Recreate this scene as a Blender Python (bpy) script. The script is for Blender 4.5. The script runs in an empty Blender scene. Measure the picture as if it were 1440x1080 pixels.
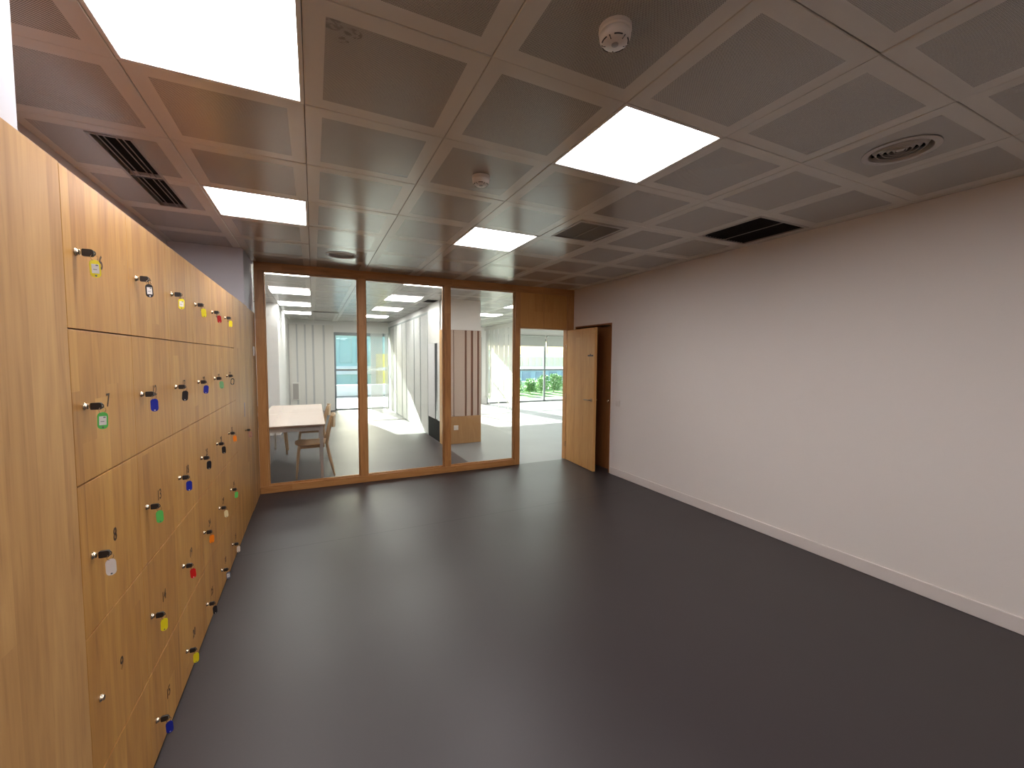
import bpy, math, random
from mathutils import Vector, Matrix
random.seed(7)
PI = math.pi
SC = bpy.context.scene
COL = SC.collection

# ------------------------------------------------------------------ camera
CAMZ = 1.5697
YAW, PITCH, ROLL, FPX = 0.4460, -0.0611, 0.0066, 584.42
def cam_axes():
    f = Vector((math.sin(YAW)*math.cos(PITCH), math.cos(YAW)*math.cos(PITCH), math.sin(PITCH)))
    r = Vector((math.cos(YAW), -math.sin(YAW), 0)); u = r.cross(f)
    return (math.cos(ROLL)*r + math.sin(ROLL)*u, -math.sin(ROLL)*r + math.cos(ROLL)*u, f)
cd = bpy.data.cameras.new('camera'); cam = bpy.data.objects.new('camera', cd); COL.objects.link(cam)
r_, u_, f_ = cam_axes()
cam.matrix_world = Matrix(((r_.x, u_.x, -f_.x, 0), (r_.y, u_.y, -f_.y, 0), (r_.z, u_.z, -f_.z, CAMZ), (0, 0, 0, 1)))
cd.sensor_fit = 'HORIZONTAL'; cd.sensor_width = 36; cd.lens = FPX/1440*36; cd.clip_start = .02; cd.clip_end = 500
SC.camera = cam
# ------------------------------------------------------------------ look, sky, sun
vs = SC.view_settings
vs.view_transform = 'Standard'; vs.look = 'None'; vs.gamma = 1; vs.use_curve_mapping = False; vs.exposure = 0.0
SC.cycles.max_bounces = 10; SC.cycles.diffuse_bounces = 6; SC.cycles.glossy_bounces = 4
SC.cycles.transparent_max_bounces = 16; SC.cycles.transmission_bounces = 6
SC.cycles.caustics_reflective = False; SC.cycles.caustics_refractive = False
SC.cycles.sample_clamp_indirect = 4.0
SC.cycles.use_denoising = True
SUN_EL = math.radians(24.5); SUN_AZ = math.radians(11)      # from +Y, a little to the left
W = bpy.data.worlds.new('World'); SC.world = W; W.use_nodes = True
wn = W.node_tree.nodes; wl = W.node_tree.links; wn.clear()
sky = wn.new('ShaderNodeTexSky'); sky.sky_type = 'NISHITA'; sky.sun_disc = False
sky.sun_elevation = SUN_EL; sky.sun_rotation = -SUN_AZ; sky.air_density = 1.0; sky.dust_density = 3.0
bg = wn.new('ShaderNodeBackground'); bg.inputs[1].default_value = 0.7
wo = wn.new('ShaderNodeOutputWorld')
wl.new(sky.outputs[0], bg.inputs[0]); wl.new(bg.outputs[0], wo.inputs[0])
sd = bpy.data.lights.new('sun', 'SUN'); sun = bpy.data.objects.new('sun', sd); COL.objects.link(sun)
sd.energy = 55.0; sd.angle = math.radians(.6); sd.color = (1, .97, .88)
sdir = Vector((math.sin(SUN_AZ)*math.cos(SUN_EL), -math.cos(SUN_AZ)*math.cos(SUN_EL), -math.sin(SUN_EL)))
sun.rotation_euler = sdir.to_track_quat('-Z', 'Y').to_euler(); sun.location = (0, 30, 15)
PANEL_STRENGTH = 20.5
PANEL_COLOR = (1.0, .955, .96, 1)

# ------------------------------------------------------------------ room numbers (metres)
XR = 3.663; D = 5.447; HC = 2.627; GX = -0.611; GY = 2.011; T = .6
LX = -0.577; LTOP = 2.065; XB = -1.19; YB = -3.1; YF = 13.3; X2 = 11.2

# ------------------------------------------------------------------ helpers
class MB:
    """collects shapes, builds ONE mesh object"""
    def __init__(s): s.v = []; s.f = []; s.m = []; s.sm = []
    def add(s, vs, fs, mi=0, M=None, smooth=False):
        o = len(s.v)
        for p in vs:
            p = Vector(p)
            if M is not None: p = M @ p
            s.v.append(p)
        for f in fs: s.f.append([o+i for i in f]); s.m.append(mi); s.sm.append(smooth)
    def box(s, x0, x1, y0, y1, z0, z1, mi=0, M=None, b=0.0):
        if x1 < x0: x0, x1 = x1, x0
        if y1 < y0: y0, y1 = y1, y0
        if z1 < z0: z0, z1 = z1, z0
        b = min(b, (x1-x0)*.45, (y1-y0)*.45, (z1-z0)*.45)
        if b <= 1e-6:
            vs = [(x, y, z) for x in (x0, x1) for y in (y0, y1) for z in (z0, z1)]
            s.add(vs, [(0,1,3,2), (4,6,7,5), (0,4,5,1), (2,3,7,6), (0,2,6,4), (1,5,7,3)], mi, M); return
        vs = []; idx = {}
        for i in (0, 1):
            for j in (0, 1):
                for k in (0, 1):
                    X = (x0, x1)[i]; Y = (y0, y1)[j]; Z = (z0, z1)[k]
                    dx = b if i == 0 else -b; dy = b if j == 0 else -b; dz = b if k == 0 else -b
                    idx[i,j,k,0] = len(vs); vs.append((X, Y+dy, Z+dz))
                    idx[i,j,k,1] = len(vs); vs.append((X+dx, Y, Z+dz))
                    idx[i,j,k,2] = len(vs); vs.append((X+dx, Y+dy, Z))
        fs = []
        for i in (0, 1):
            q = [idx[i,a,c,0] for a, c in ((0,0),(1,0),(1,1),(0,1))]; fs.append(q if i else q[::-1])
            q = [idx[a,i,c,1] for a, c in ((0,0),(1,0),(1,1),(0,1))]; fs.append(q[::-1] if i else q)
            q = [idx[a,c,i,2] for a, c in ((0,0),(1,0),(1,1),(0,1))]; fs.append(q if i else q[::-1])
        def out(q):
            c = Vector(((x0+x1)/2, (y0+y1)/2, (z0+z1)/2)); p = [Vector(vs[t]) for t in q]
            n = (p[1]-p[0]).cross(p[2]-p[0]); m = sum(p, Vector())/len(p)
            return q if n.dot(m-c) > 0 else q[::-1]
        for a in (0, 1):
            for c in (0, 1):
                fs.append(out([idx[a,c,0,0], idx[a,c,1,0], idx[a,c,1,1], idx[a,c,0,1]]))
                fs.append(out([idx[a,0,c,0], idx[a,1,c,0], idx[a,1,c,2], idx[a,0,c,2]]))
                fs.append(out([idx[0,a,c,1], idx[1,a,c,1], idx[1,a,c,2], idx[0,a,c,2]]))
        for i in (0, 1):
            for j in (0, 1):
                for k in (0, 1): fs.append(out([idx[i,j,k,0], idx[i,j,k,1], idx[i,j,k,2]]))
        s.add(vs, fs, mi, M)
    def lathe(s, prof, n=24, mi=0, M=None, smooth=True):
        """profile [(r, z)...] turned about local z"""
        vs = []; fs = []
        for r, z in prof:
            for i in range(n):
                a = 2*PI*i/n; vs.append((r*math.cos(a), r*math.sin(a), z))
        for k in range(len(prof)-1):
            for i in range(n):
                j = (i+1) % n; fs.append((k*n+i, k*n+j, (k+1)*n+j, (k+1)*n+i))
        closed = prof[0] == prof[-1]
        if prof[0][0] > 1e-5 and not closed: fs.append(tuple(range(n))[::-1])
        if prof[-1][0] > 1e-5 and not closed: fs.append(tuple((len(prof)-1)*n+i for i in range(n)))
        s.add(vs, fs, mi, M, smooth)
    def tube(s, pts, r, n=8, mi=0, M=None, closed=False):
        pts = [Vector(p) for p in pts]; N = len(pts); rs = r if isinstance(r, (list, tuple)) else [r]*N
        vs = []; fs = []; up = None
        for i in range(N):
            if closed: t = pts[(i+1) % N]-pts[i-1]
            else: t = pts[min(i+1, N-1)]-pts[max(i-1, 0)]
            t.normalize()
            if up is None:
                up = Vector((0, 0, 1)) if abs(t.z) < .9 else Vector((1, 0, 0))
            sd_ = t.cross(up); sd_.normalize(); up = sd_.cross(t); up.normalize()
            for k in range(n):
                a = 2*PI*k/n; vs.append(pts[i]+(sd_*math.cos(a)+up*math.sin(a))*rs[i])
        for i in range(N if closed else N-1):
            j = (i+1) % N
            for k in range(n):
                l = (k+1) % n; fs.append((i*n+k, i*n+l, j*n+l, j*n+k))
        if not closed: fs.append(tuple(range(n))[::-1]); fs.append(tuple((N-1)*n+k for k in range(n)))
        s.add(vs, fs, mi, M, True)
    def extrude(s, outline, t, mi=0, M=None):
        """2-D outline in local xy, thickness t along local z"""
        n = len(outline)
        vs = [(x, y, -t/2) for x, y in outline]+[(x, y, t/2) for x, y in outline]
        fs = [tuple(range(n))[::-1], tuple(range(n, 2*n))]+[(i, (i+1) % n, n+(i+1) % n, n+i) for i in range(n)]
        s.add(vs, fs, mi, M)
    def build(s, name, mats, parent=None):
        me = bpy.data.meshes.new(name); me.from_pydata([tuple(v) for v in s.v], [], s.f)
        mats = mats if isinstance(mats, (list, tuple)) else [mats]
        for m in mats: me.materials.append(m)
        me.polygons.foreach_set('material_index', s.m); me.polygons.foreach_set('use_smooth', s.sm)
        if any(s.sm):
            me.set_sharp_from_angle(angle=math.radians(38))
        me.update()
        o = bpy.data.objects.new(name, me); COL.objects.link(o)
        if parent is not None: o.parent = parent
        return o
def empty(name, loc=(0,0,0), rz=0):
    o = bpy.data.objects.new(name, None); COL.objects.link(o); o.location = loc; o.rotation_euler = (0, 0, rz)
    o.empty_display_size = .1
    return o
def tag(o, label=None, cat=None, group=None, kind=None):
    if label: o['label'] = label
    if cat: o['category'] = cat
    if group: o['group'] = group
    if kind: o['kind'] = kind
    return o
def thing(name, label, cat, loc=(0,0,0), rz=0, group=None, kind=None):
    return tag(empty(name, loc, rz), label, cat, group, kind)
def struct(name, mb, mats, label=None, parent=None):
    o = mb.build(name, mats, parent); o['kind'] = 'structure'
    if label: o['label'] = label
    return o
def sroot(name, label, loc=(0,0,0)):
    return tag(empty(name, loc), label, None, None, 'structure')
def clone(root, parent=None):
    c = root.copy(); COL.objects.link(c)
    if parent is not None: c.parent = parent
    for ch in root.children: clone(ch, c)
    return c

# ------------------------------------------------------------------ materials
def nm(name):
    m = bpy.data.materials.new(name); m.use_nodes = True
    nt = m.node_tree; nt.nodes.clear()
    out = nt.nodes.new('ShaderNodeOutputMaterial'); p = nt.nodes.new('ShaderNodeBsdfPrincipled')
    nt.links.new(p.outputs[0], out.inputs[0])
    return m, nt, p, out
def simple(name, col, rough=.5, metal=0, spec=.5, noise=.04, nscale=30, bump=0):
    m, nt, p, out = nm(name)
    p.inputs['Roughness'].default_value = rough; p.inputs['Metallic'].default_value = metal
    p.inputs['Specular IOR Level'].default_value = spec
    tc = nt.nodes.new('ShaderNodeNewGeometry'); no = nt.nodes.new('ShaderNodeTexNoise'); no.inputs['Scale'].default_value = nscale
    nt.links.new(tc.outputs['Position'], no.inputs['Vector'])
    mr = nt.nodes.new('ShaderNodeMapRange'); mr.inputs[3].default_value = 1-noise; mr.inputs[4].default_value = 1+noise
    nt.links.new(no.outputs[0], mr.inputs[0])
    mx = nt.nodes.new('ShaderNodeVectorMath'); mx.operation = 'SCALE'; mx.inputs[0].default_value = col[:3]
    nt.links.new(mr.outputs[0], mx.inputs['Scale']); nt.links.new(mx.outputs[0], p.inputs['Base Color'])
    if bump:
        b = nt.nodes.new('ShaderNodeBump'); b.inputs['Strength'].default_value = bump; b.inputs['Distance'].default_value = .002
        nt.links.new(no.outputs[0], b.inputs['Height']); nt.links.new(b.outputs[0], p.inputs['Normal'])
    return m
def math_n(nt, op, a, b=None, c=None):
    n = nt.nodes.new('ShaderNodeMath'); n.operation = op
    for i, x in enumerate((a, b, c)):
        if x is None: continue
        if isinstance(x, (int, float)): n.inputs[i].default_value = x
        else: nt.links.new(x, n.inputs[i])
    return n.outputs[0]
def wood(name, c_dark, c_mid, c_light, axis='Y', strip=.075, rough=.42, grain='Z', contrast=1.0, coat=0.0, length=.9):
    """boards of solid strips: 'axis' crosses the strips, 'grain' runs along them (world metres)"""
    m, nt, p, out = nm(name); L = nt.links
    g = nt.nodes.new('ShaderNodeNewGeometry'); sp = nt.nodes.new('ShaderNodeSeparateXYZ'); L.new(g.outputs['Position'], sp.inputs[0])
    ax = {'X': 0, 'Y': 1, 'Z': 2}
    A = sp.outputs[ax[axis]]; G = sp.outputs[ax[grain]]
    other = [k for k in 'XYZ' if k not in (axis, grain)][0]; O = sp.outputs[ax[other]]
    k = math_n(nt, 'DIVIDE', A, strip); fl = math_n(nt, 'FLOOR', k)
    w1 = nt.nodes.new('ShaderNodeTexWhiteNoise'); w1.noise_dimensions = '1D'; L.new(fl, w1.inputs['W'])
    # butt joints along the strip
    gl = math_n(nt, 'DIVIDE', math_n(nt, 'ADD', G, math_n(nt, 'MULTIPLY', w1.outputs[0], 7.3)), length)
    gf = math_n(nt, 'FLOOR', gl)
    cb = nt.nodes.new('ShaderNodeCombineXYZ'); L.new(fl, cb.inputs[0]); L.new(gf, cb.inputs[1])
    w2 = nt.nodes.new('ShaderNodeTexWhiteNoise'); w2.noise_dimensions = '2D'; L.new(cb.outputs[0], w2.inputs['Vector'])
    # grain
    cv = nt.nodes.new('ShaderNodeCombineXYZ')
    L.new(math_n(nt, 'MULTIPLY', A, 11), cv.inputs[0]); L.new(math_n(nt, 'MULTIPLY', G, 1.3), cv.inputs[1])
    L.new(math_n(nt, 'ADD', math_n(nt, 'MULTIPLY', w2.outputs[0], 31), math_n(nt, 'MULTIPLY', O, 20)), cv.inputs[2])
    n1 = nt.nodes.new('ShaderNodeTexNoise'); n1.inputs['Scale'].default_value = 1.0; n1.inputs['Detail'].default_value = 3; n1.inputs['Distortion'].default_value = 2.2
    L.new(cv.outputs[0], n1.inputs['Vector'])
    cv2 = nt.nodes.new('ShaderNodeCombineXYZ')
    L.new(math_n(nt, 'MULTIPLY', A, 120), cv2.inputs[0]); L.new(math_n(nt, 'MULTIPLY', G, 5), cv2.inputs[1]); L.new(w2.outputs[0], cv2.inputs[2])
    n2 = nt.nodes.new('ShaderNodeTexNoise'); n2.inputs['Scale'].default_value = 1.0; n2.inputs['Detail'].default_value = 2
    L.new(cv2.outputs[0], n2.inputs['Vector'])
    s = math_n(nt, 'ADD', math_n(nt, 'MULTIPLY', n1.outputs[0], .80*contrast), math_n(nt, 'MULTIPLY', w2.outputs[0], .26*contrast))
    s = math_n(nt, 'ADD', s, math_n(nt, 'MULTIPLY', n2.outputs[0], .30))
    s = math_n(nt, 'ADD', s, .5-.53*contrast-.15)
    cv3 = nt.nodes.new('ShaderNodeCombineXYZ')
    L.new(math_n(nt, 'MULTIPLY', A, 75), cv3.inputs[0]); L.new(math_n(nt, 'MULTIPLY', G, 6), cv3.inputs[1]); L.new(math_n(nt, 'MULTIPLY', w1.outputs[0], 9), cv3.inputs[2])
    n3 = nt.nodes.new('ShaderNodeTexNoise'); n3.inputs['Scale'].default_value = 1.0; n3.inputs['Detail'].default_value = 1; L.new(cv3.outputs[0], n3.inputs['Vector'])
    flk = nt.nodes.new('ShaderNodeMapRange'); flk.inputs[1].default_value = .64; flk.inputs[2].default_value = .76; flk.inputs[3].default_value = 0; flk.inputs[4].default_value = .16*contrast
    L.new(n3.outputs[0], flk.inputs[0]); s = math_n(nt, 'SUBTRACT', s, flk.outputs[0])
    r = nt.nodes.new('ShaderNodeValToRGB'); e = r.color_ramp.elements
    e[0].position = .12; e[0].color = (*c_dark, 1); e[1].position = .88; e[1].color = (*c_light, 1)
    q = e.new(.45); q.color = (*c_mid, 1)
    L.new(s, r.inputs[0]); L.new(r.outputs[0], p.inputs['Base Color'])
    p.inputs['Roughness'].default_value = rough
    p.inputs['Coat Weight'].default_value = coat; p.inputs['Coat Roughness'].default_value = .3
    b = nt.nodes.new('ShaderNodeBump'); b.inputs['Strength'].default_value = .12; b.inputs['Distance'].default_value = .001
    L.new(n2.outputs[0], b.inputs['Height']); L.new(b.outputs[0], p.inputs['Normal'])
    return m
def emit(name, col, strength):
    m = bpy.data.materials.new(name); m.use_nodes = True; nt = m.node_tree; nt.nodes.clear()
    o = nt.nodes.new('ShaderNodeOutputMaterial'); e = nt.nodes.new('ShaderNodeEmission')
    e.inputs[0].default_value = col; e.inputs[1].default_value = strength; nt.links.new(e.outputs[0], o.inputs[0])
    return m
def pane_mat(name, tint=(1,1,1), refl=.9):
    m = bpy.data.materials.new(name); m.use_nodes = True; nt = m.node_tree; nt.nodes.clear()
    o = nt.nodes.new('ShaderNodeOutputMaterial'); mx = nt.nodes.new('ShaderNodeMixShader')
    t = nt.nodes.new('ShaderNodeBsdfTransparent'); t.inputs[0].default_value = (*tint, 1)
    g = nt.nodes.new('ShaderNodeBsdfGlossy'); g.inputs['Roughness'].default_value = .02; g.inputs[0].default_value = (refl, refl, refl, 1)
    fr = nt.nodes.new('ShaderNodeFresnel'); fr.inputs[0].default_value = 1.45
    nt.links.new(fr.outputs[0], mx.inputs[0]); nt.links.new(t.outputs[0], mx.inputs[1]); nt.links.new(g.outputs[0], mx.inputs[2])
    nt.links.new(mx.outputs[0], o.inputs[0]); return m
def perforated(name, col, ax, pitch=.03, hole=.30, rough=.5):
    """sheet with real see-through holes; ax = horizontal world axis of the sheet"""
    m, nt, p, out = nm(name); L = nt.links
    g = nt.nodes.new('ShaderNodeNewGeometry'); sp = nt.nodes.new('ShaderNodeSeparateXYZ'); L.new(g.outputs['Position'], sp.inputs[0])
    A = math_n(nt, 'DIVIDE', sp.outputs[0 if ax == 'X' else 1], pitch); Z = math_n(nt, 'DIVIDE', sp.outputs[2], pitch)
    a = math_n(nt, 'SUBTRACT', math_n(nt, 'FRACT', math_n(nt, 'ADD', A, Z)), .5)
    b = math_n(nt, 'SUBTRACT', math_n(nt, 'FRACT', math_n(nt, 'ADD', math_n(nt, 'SUBTRACT', A, Z), 500)), .5)
    d = math_n(nt, 'SQRT', math_n(nt, 'ADD', math_n(nt, 'MULTIPLY', a, a), math_n(nt, 'MULTIPLY', b, b)))
    mask = math_n(nt, 'LESS_THAN', d, hole)
    tr = nt.nodes.new('ShaderNodeBsdfTransparent'); mx = nt.nodes.new('ShaderNodeMixShader')
    L.new(mask, mx.inputs[0]); L.new(p.outputs[0], mx.inputs[1]); L.new(tr.outputs[0], mx.inputs[2]); L.new(mx.outputs[0], out.inputs[0])
    p.inputs['Base Color'].default_value = (*col, 1); p.inputs['Roughness'].default_value = rough
    return m

M = {}
M['locker_wood'] = wood('locker_oak', (0.330,0.140,0.031), (0.470,0.225,0.052), (0.610,0.330,0.086), 'Y', .085, .45, contrast=1.15, length=1.5)
M['clad_wood'] = wood('cladding_oak', (0.360,0.180,0.059), (0.500,0.270,0.096), (0.620,0.360,0.136), 'Y', .11, .5, contrast=1.05, length=3)
M['frame_v'] = wood('frame_pine_upright', (.24,.095,.028), (.45,.21,.068), (.60,.33,.13), 'X', .12, .4, 'Z', .8, length=2)
M['frame_h'] = wood('frame_pine_rail', (.24,.095,.028), (.45,.21,.068), (.60,.33,.13), 'Z', .12, .4, 'X', .8, length=2)
M['panel_wood'] = wood('header_oak', (.42,.19,.045), (.56,.28,.08), (.64,.36,.12), 'X', .33, .45, contrast=.6, length=3)
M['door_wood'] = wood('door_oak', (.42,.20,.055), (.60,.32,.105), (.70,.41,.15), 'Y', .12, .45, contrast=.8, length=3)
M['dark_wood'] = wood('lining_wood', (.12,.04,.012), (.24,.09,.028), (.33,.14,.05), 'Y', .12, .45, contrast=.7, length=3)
M['core_wood'] = wood('core_oak', (.27,.135,.05), (.38,.205,.085), (.46,.265,.12), 'X', .16, .5, contrast=.7, length=3)
M['chair_wood'] = wood('chair_beech', (.42,.26,.14), (.55,.37,.21), (.65,.46,.28), 'X', .08, .4, contrast=.5, length=2)
M['wall'] = simple('painted_plaster', (.80,.75,.715), .75, spec=.25, noise=.012, nscale=3, bump=.03)
M['wall_grey'] = simple('grey_painted_plaster', (.60,.60,.64), .7, spec=.25, noise=.02, nscale=3)
M['wall_white'] = simple('white_plaster', (.82,.81,.80), .7, spec=.25, noise=.01, nscale=3)
M['base'] = simple('white_skirting', (.74,.68,.65), .4, noise=.01)
M['white_plastic'] = simple('white_plastic', (.72,.66,.62), .35, noise=.01)
M['white_metal'] = simple('white_lacquer', (.76,.74,.70), .3, noise=.01)
M['chrome'] = simple('nickel', (.70,.60,.46), .22, 1.0, noise=.02)
M['brass'] = simple('satin_nickel_handle', (.40,.30,.20), .3, 1.0, noise=.02)
M['black'] = simple('black_plastic', (.018,.016,.018), .4, noise=.02)
M['black_matt'] = simple('black_void', (.006,.006,.006), .9, spec=.1, noise=.02)
M['number'] = simple('number_ink', (.05,.022,.012), .6, noise=.02)
M['sign'] = simple('dark_sign', (.045,.018,.012), .5, noise=.02)
M['paper'] = simple('paper', (.72,.70,.68), .8, noise=.02)
M['ink'] = simple('ink', (.12,.12,.14), .8, noise=.02)
M['vent_metal'] = simple('vent_metal', (.30,.28,.26), .4, .3, noise=.02)
M['vent_light'] = simple('vent_enamel', (.40,.37,.35), .35, .2, noise=.02)
M['vent_enamel'] = simple('vent_white_enamel', (.55,.52,.50), .35, noise=.02)
M['alu'] = simple('grey_aluminium', (.22,.24,.25), .4, .5, noise=.02)
M['blind'] = simple('roller_blind', (.45,.47,.45), .8, noise=.02)
M['glass'] = pane_mat('partition_glass', (.99,.985,.98))
M['glass2'] = pane_mat('window_glass', (.90,.97,.95))
M['panel'] = emit('light_diffuser', PANEL_COLOR, PANEL_STRENGTH)
M['panel2'] = emit('light_diffuser_far', (.98,1.0,.95,1), 23.0)
M['perf_x'] = perforated('perforated_white', (.80,.80,.77), 'X', .052, .33)
M['perf_y'] = perforated('perforated_white_side', (.80,.80,.77), 'Y', .052, .33)
M['perf_tan'] = perforated('perforated_tan', (.62,.50,.42), 'X', .042, .25)
M['perf_core'] = perforated('perforated_core_side', (.85,.84,.84), 'Y', .046, .34)
TAGC = {'yellow': (.80,.68,.015), 'blue': (.012,.022,.30), 'black': (.012,.010,.012), 'red': (.55,.01,.008), 'green': (.10,.48,.10),
        'white': (.75,.68,.64), 'orange': (.85,.22,.01), 'cream': (.75,.62,.34), 'pink': (.55,.22,.24), 'pale_green': (.22,.50,.24), 'beige': (.72,.60,.48), 'dark_rimmed': (.16,.18,.24)}
for k, c in TAGC.items(): M['tag_'+k] = simple('tag_plastic_'+k, c, .35, noise=.02)
# floor: satin vinyl with faint clouding and welded seams
def floor_mat(name, col, rough, cloud=.12, seams=()):
    m, nt, p, out = nm(name); L = nt.links
    g = nt.nodes.new('ShaderNodeNewGeometry'); sp = nt.nodes.new('ShaderNodeSeparateXYZ'); L.new(g.outputs['Position'], sp.inputs[0])
    n = nt.nodes.new('ShaderNodeTexNoise'); n.inputs['Scale'].default_value = .9; n.inputs['Detail'].default_value = 4; L.new(g.outputs['Position'], n.inputs['Vector'])
    n2 = nt.nodes.new('ShaderNodeTexNoise'); n2.inputs['Scale'].default_value = 60; n2.inputs['Detail'].default_value = 3; L.new(g.outputs['Position'], n2.inputs['Vector'])
    f = math_n(nt, 'ADD', math_n(nt, 'MULTIPLY', math_n(nt, 'SUBTRACT', n.outputs[0], .5), cloud*2), math_n(nt, 'ADD', math_n(nt, 'MULTIPLY', n2.outputs[0], .06), .97))
    h = None
    for s in seams:
        d = math_n(nt, 'LESS_THAN', math_n(nt, 'ABSOLUTE', math_n(nt, 'SUBTRACT', sp.outputs[1], s)), .0055)
        h = d if h is None else math_n(nt, 'ADD', h, d)
    if h is not None: f = math_n(nt, 'MULTIPLY', f, math_n(nt, 'SUBTRACT', 1, math_n(nt, 'MULTIPLY', h, .7)))
    v = nt.nodes.new('ShaderNodeVectorMath'); v.operation = 'SCALE'; v.inputs[0].default_value = col; L.new(f, v.inputs['Scale'])
    L.new(v.outputs[0], p.inputs['Base Color'])
    L.new(math_n(nt, 'ADD', math_n(nt, 'MULTIPLY', n.outputs[0], .16), rough-.08), p.inputs['Roughness'])
    b = nt.nodes.new('ShaderNodeBump'); b.inputs['Strength'].default_value = .08; b.inputs['Distance'].default_value = .001
    L.new(n2.outputs[0], b.inputs['Height']); L.new(b.outputs[0], p.inputs['Normal'])
    return m
M['floor'] = floor_mat('dark_vinyl', (.034,.027,.0285), .43, seams=(3.80, 10.86))
M['floor2'] = floor_mat('grey_vinyl', (.145,.142,.142), .45, .05, seams=(10.86,))
# ceiling: enamelled metal tiles, perforated middle field, plain margin
def ceiling_mat(name, col, hole_col, ox, oy):
    m, nt, p, out = nm(name); L = nt.links
    g = nt.nodes.new('ShaderNodeNewGeometry'); sp = nt.nodes.new('ShaderNodeSeparateXYZ'); L.new(g.outputs['Position'], sp.inputs[0])
    def fld(o, off):
        a = math_n(nt, 'MULTIPLY', math_n(nt, 'FRACT', math_n(nt, 'DIVIDE', math_n(nt, 'SUBTRACT', o, off-60*T), T)), T)
        return math_n(nt, 'LESS_THAN', math_n(nt, 'ABSOLUTE', math_n(nt, 'SUBTRACT', a, T/2)), T/2-.068)
    field = math_n(nt, 'MULTIPLY', fld(sp.outputs[0], ox), fld(sp.outputs[1], oy))
    A = math_n(nt, 'DIVIDE', sp.outputs[0], .0062); B = math_n(nt, 'DIVIDE', sp.outputs[1], .0062)
    a = math_n(nt, 'SUBTRACT', math_n(nt, 'FRACT', math_n(nt, 'ADD', math_n(nt, 'ADD', A, B), 5000)), .5)
    b = math_n(nt, 'SUBTRACT', math_n(nt, 'FRACT', math_n(nt, 'ADD', math_n(nt, 'SUBTRACT', A, B), 5000)), .5)
    d = math_n(nt, 'SQRT', math_n(nt, 'ADD', math_n(nt, 'MULTIPLY', a, a), math_n(nt, 'MULTIPLY', b, b)))
    hole = math_n(nt, 'MULTIPLY', field, math_n(nt, 'LESS_THAN', d, .385))
    n = nt.nodes.new('ShaderNodeTexNoise'); n.inputs['Scale'].default_value = 1.6; L.new(g.outputs['Position'], n.inputs['Vector'])
    # the stain beside the near lamp
    st = None
    for (sx, sy, sr) in ((.075, 1.50, .035), (.14, 1.515, .028), (.11, 1.56, .02)):
        dd = math_n(nt, 'ADD', math_n(nt, 'POWER', math_n(nt, 'DIVIDE', math_n(nt, 'SUBTRACT', sp.outputs[0], sx), sr), 2), math_n(nt, 'POWER', math_n(nt, 'DIVIDE', math_n(nt, 'SUBTRACT', sp.outputs[1], sy), sr*.8), 2))
        q = math_n(nt, 'LESS_THAN', dd, 1.0); st = q if st is None else math_n(nt, 'MAXIMUM', st, q)
    n3 = nt.nodes.new('ShaderNodeTexNoise'); n3.inputs['Scale'].default_value = 70; L.new(g.outputs['Position'], n3.inputs['Vector'])
    st = math_n(nt, 'MULTIPLY', st, math_n(nt, 'GREATER_THAN', n3.outputs[0], .5))
    mx = nt.nodes.new('ShaderNodeMix'); mx.data_type = 'RGBA'; mx.inputs['A'].default_value = (*col, 1); mx.inputs['B'].default_value = (*hole_col, 1)
    L.new(hole, mx.inputs['Factor'])
    mx2 = nt.nodes.new('ShaderNodeMix'); mx2.data_type = 'RGBA'; mx2.inputs['B'].default_value = (.05,.03,.015,1)
    L.new(mx.outputs['Result'], mx2.inputs['A']); L.new(math_n(nt, 'MULTIPLY', math_n(nt, 'MULTIPLY', st, field), .5), mx2.inputs['Factor'])
    v = nt.nodes.new('ShaderNodeVectorMath'); v.operation = 'SCALE'; L.new(mx2.outputs['Result'], v.inputs[0])
    L.new(math_n(nt, 'ADD', math_n(nt, 'MULTIPLY', n.outputs[0], .12), .94), v.inputs['Scale'])
    L.new(v.outputs[0], p.inputs['Base Color'])
    p.inputs['Roughness'].default_value = .22; p.inputs['Specular IOR Level'].default_value = .85
    return m
M['tile'] = ceiling_mat('ceiling_tile', (.68,.665,.62), (.075,.072,.066), GX, GY)

# ------------------------------------------------------------------ room shell
fl = MB()
fl.box(XB-.1, XR+.6, YB-.1, D+.02, -.1, 0, 0)
fl.box(-1.6, 2.09, D+.02, YF+.05, -.1, 0, 0)
fl.box(2.09, X2, D+.02, YF+.05, -.1, 0, 1)
struct('floor', fl, [M['floor'], M['floor2']], 'dark vinyl floor, grey in the room beyond')

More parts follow.
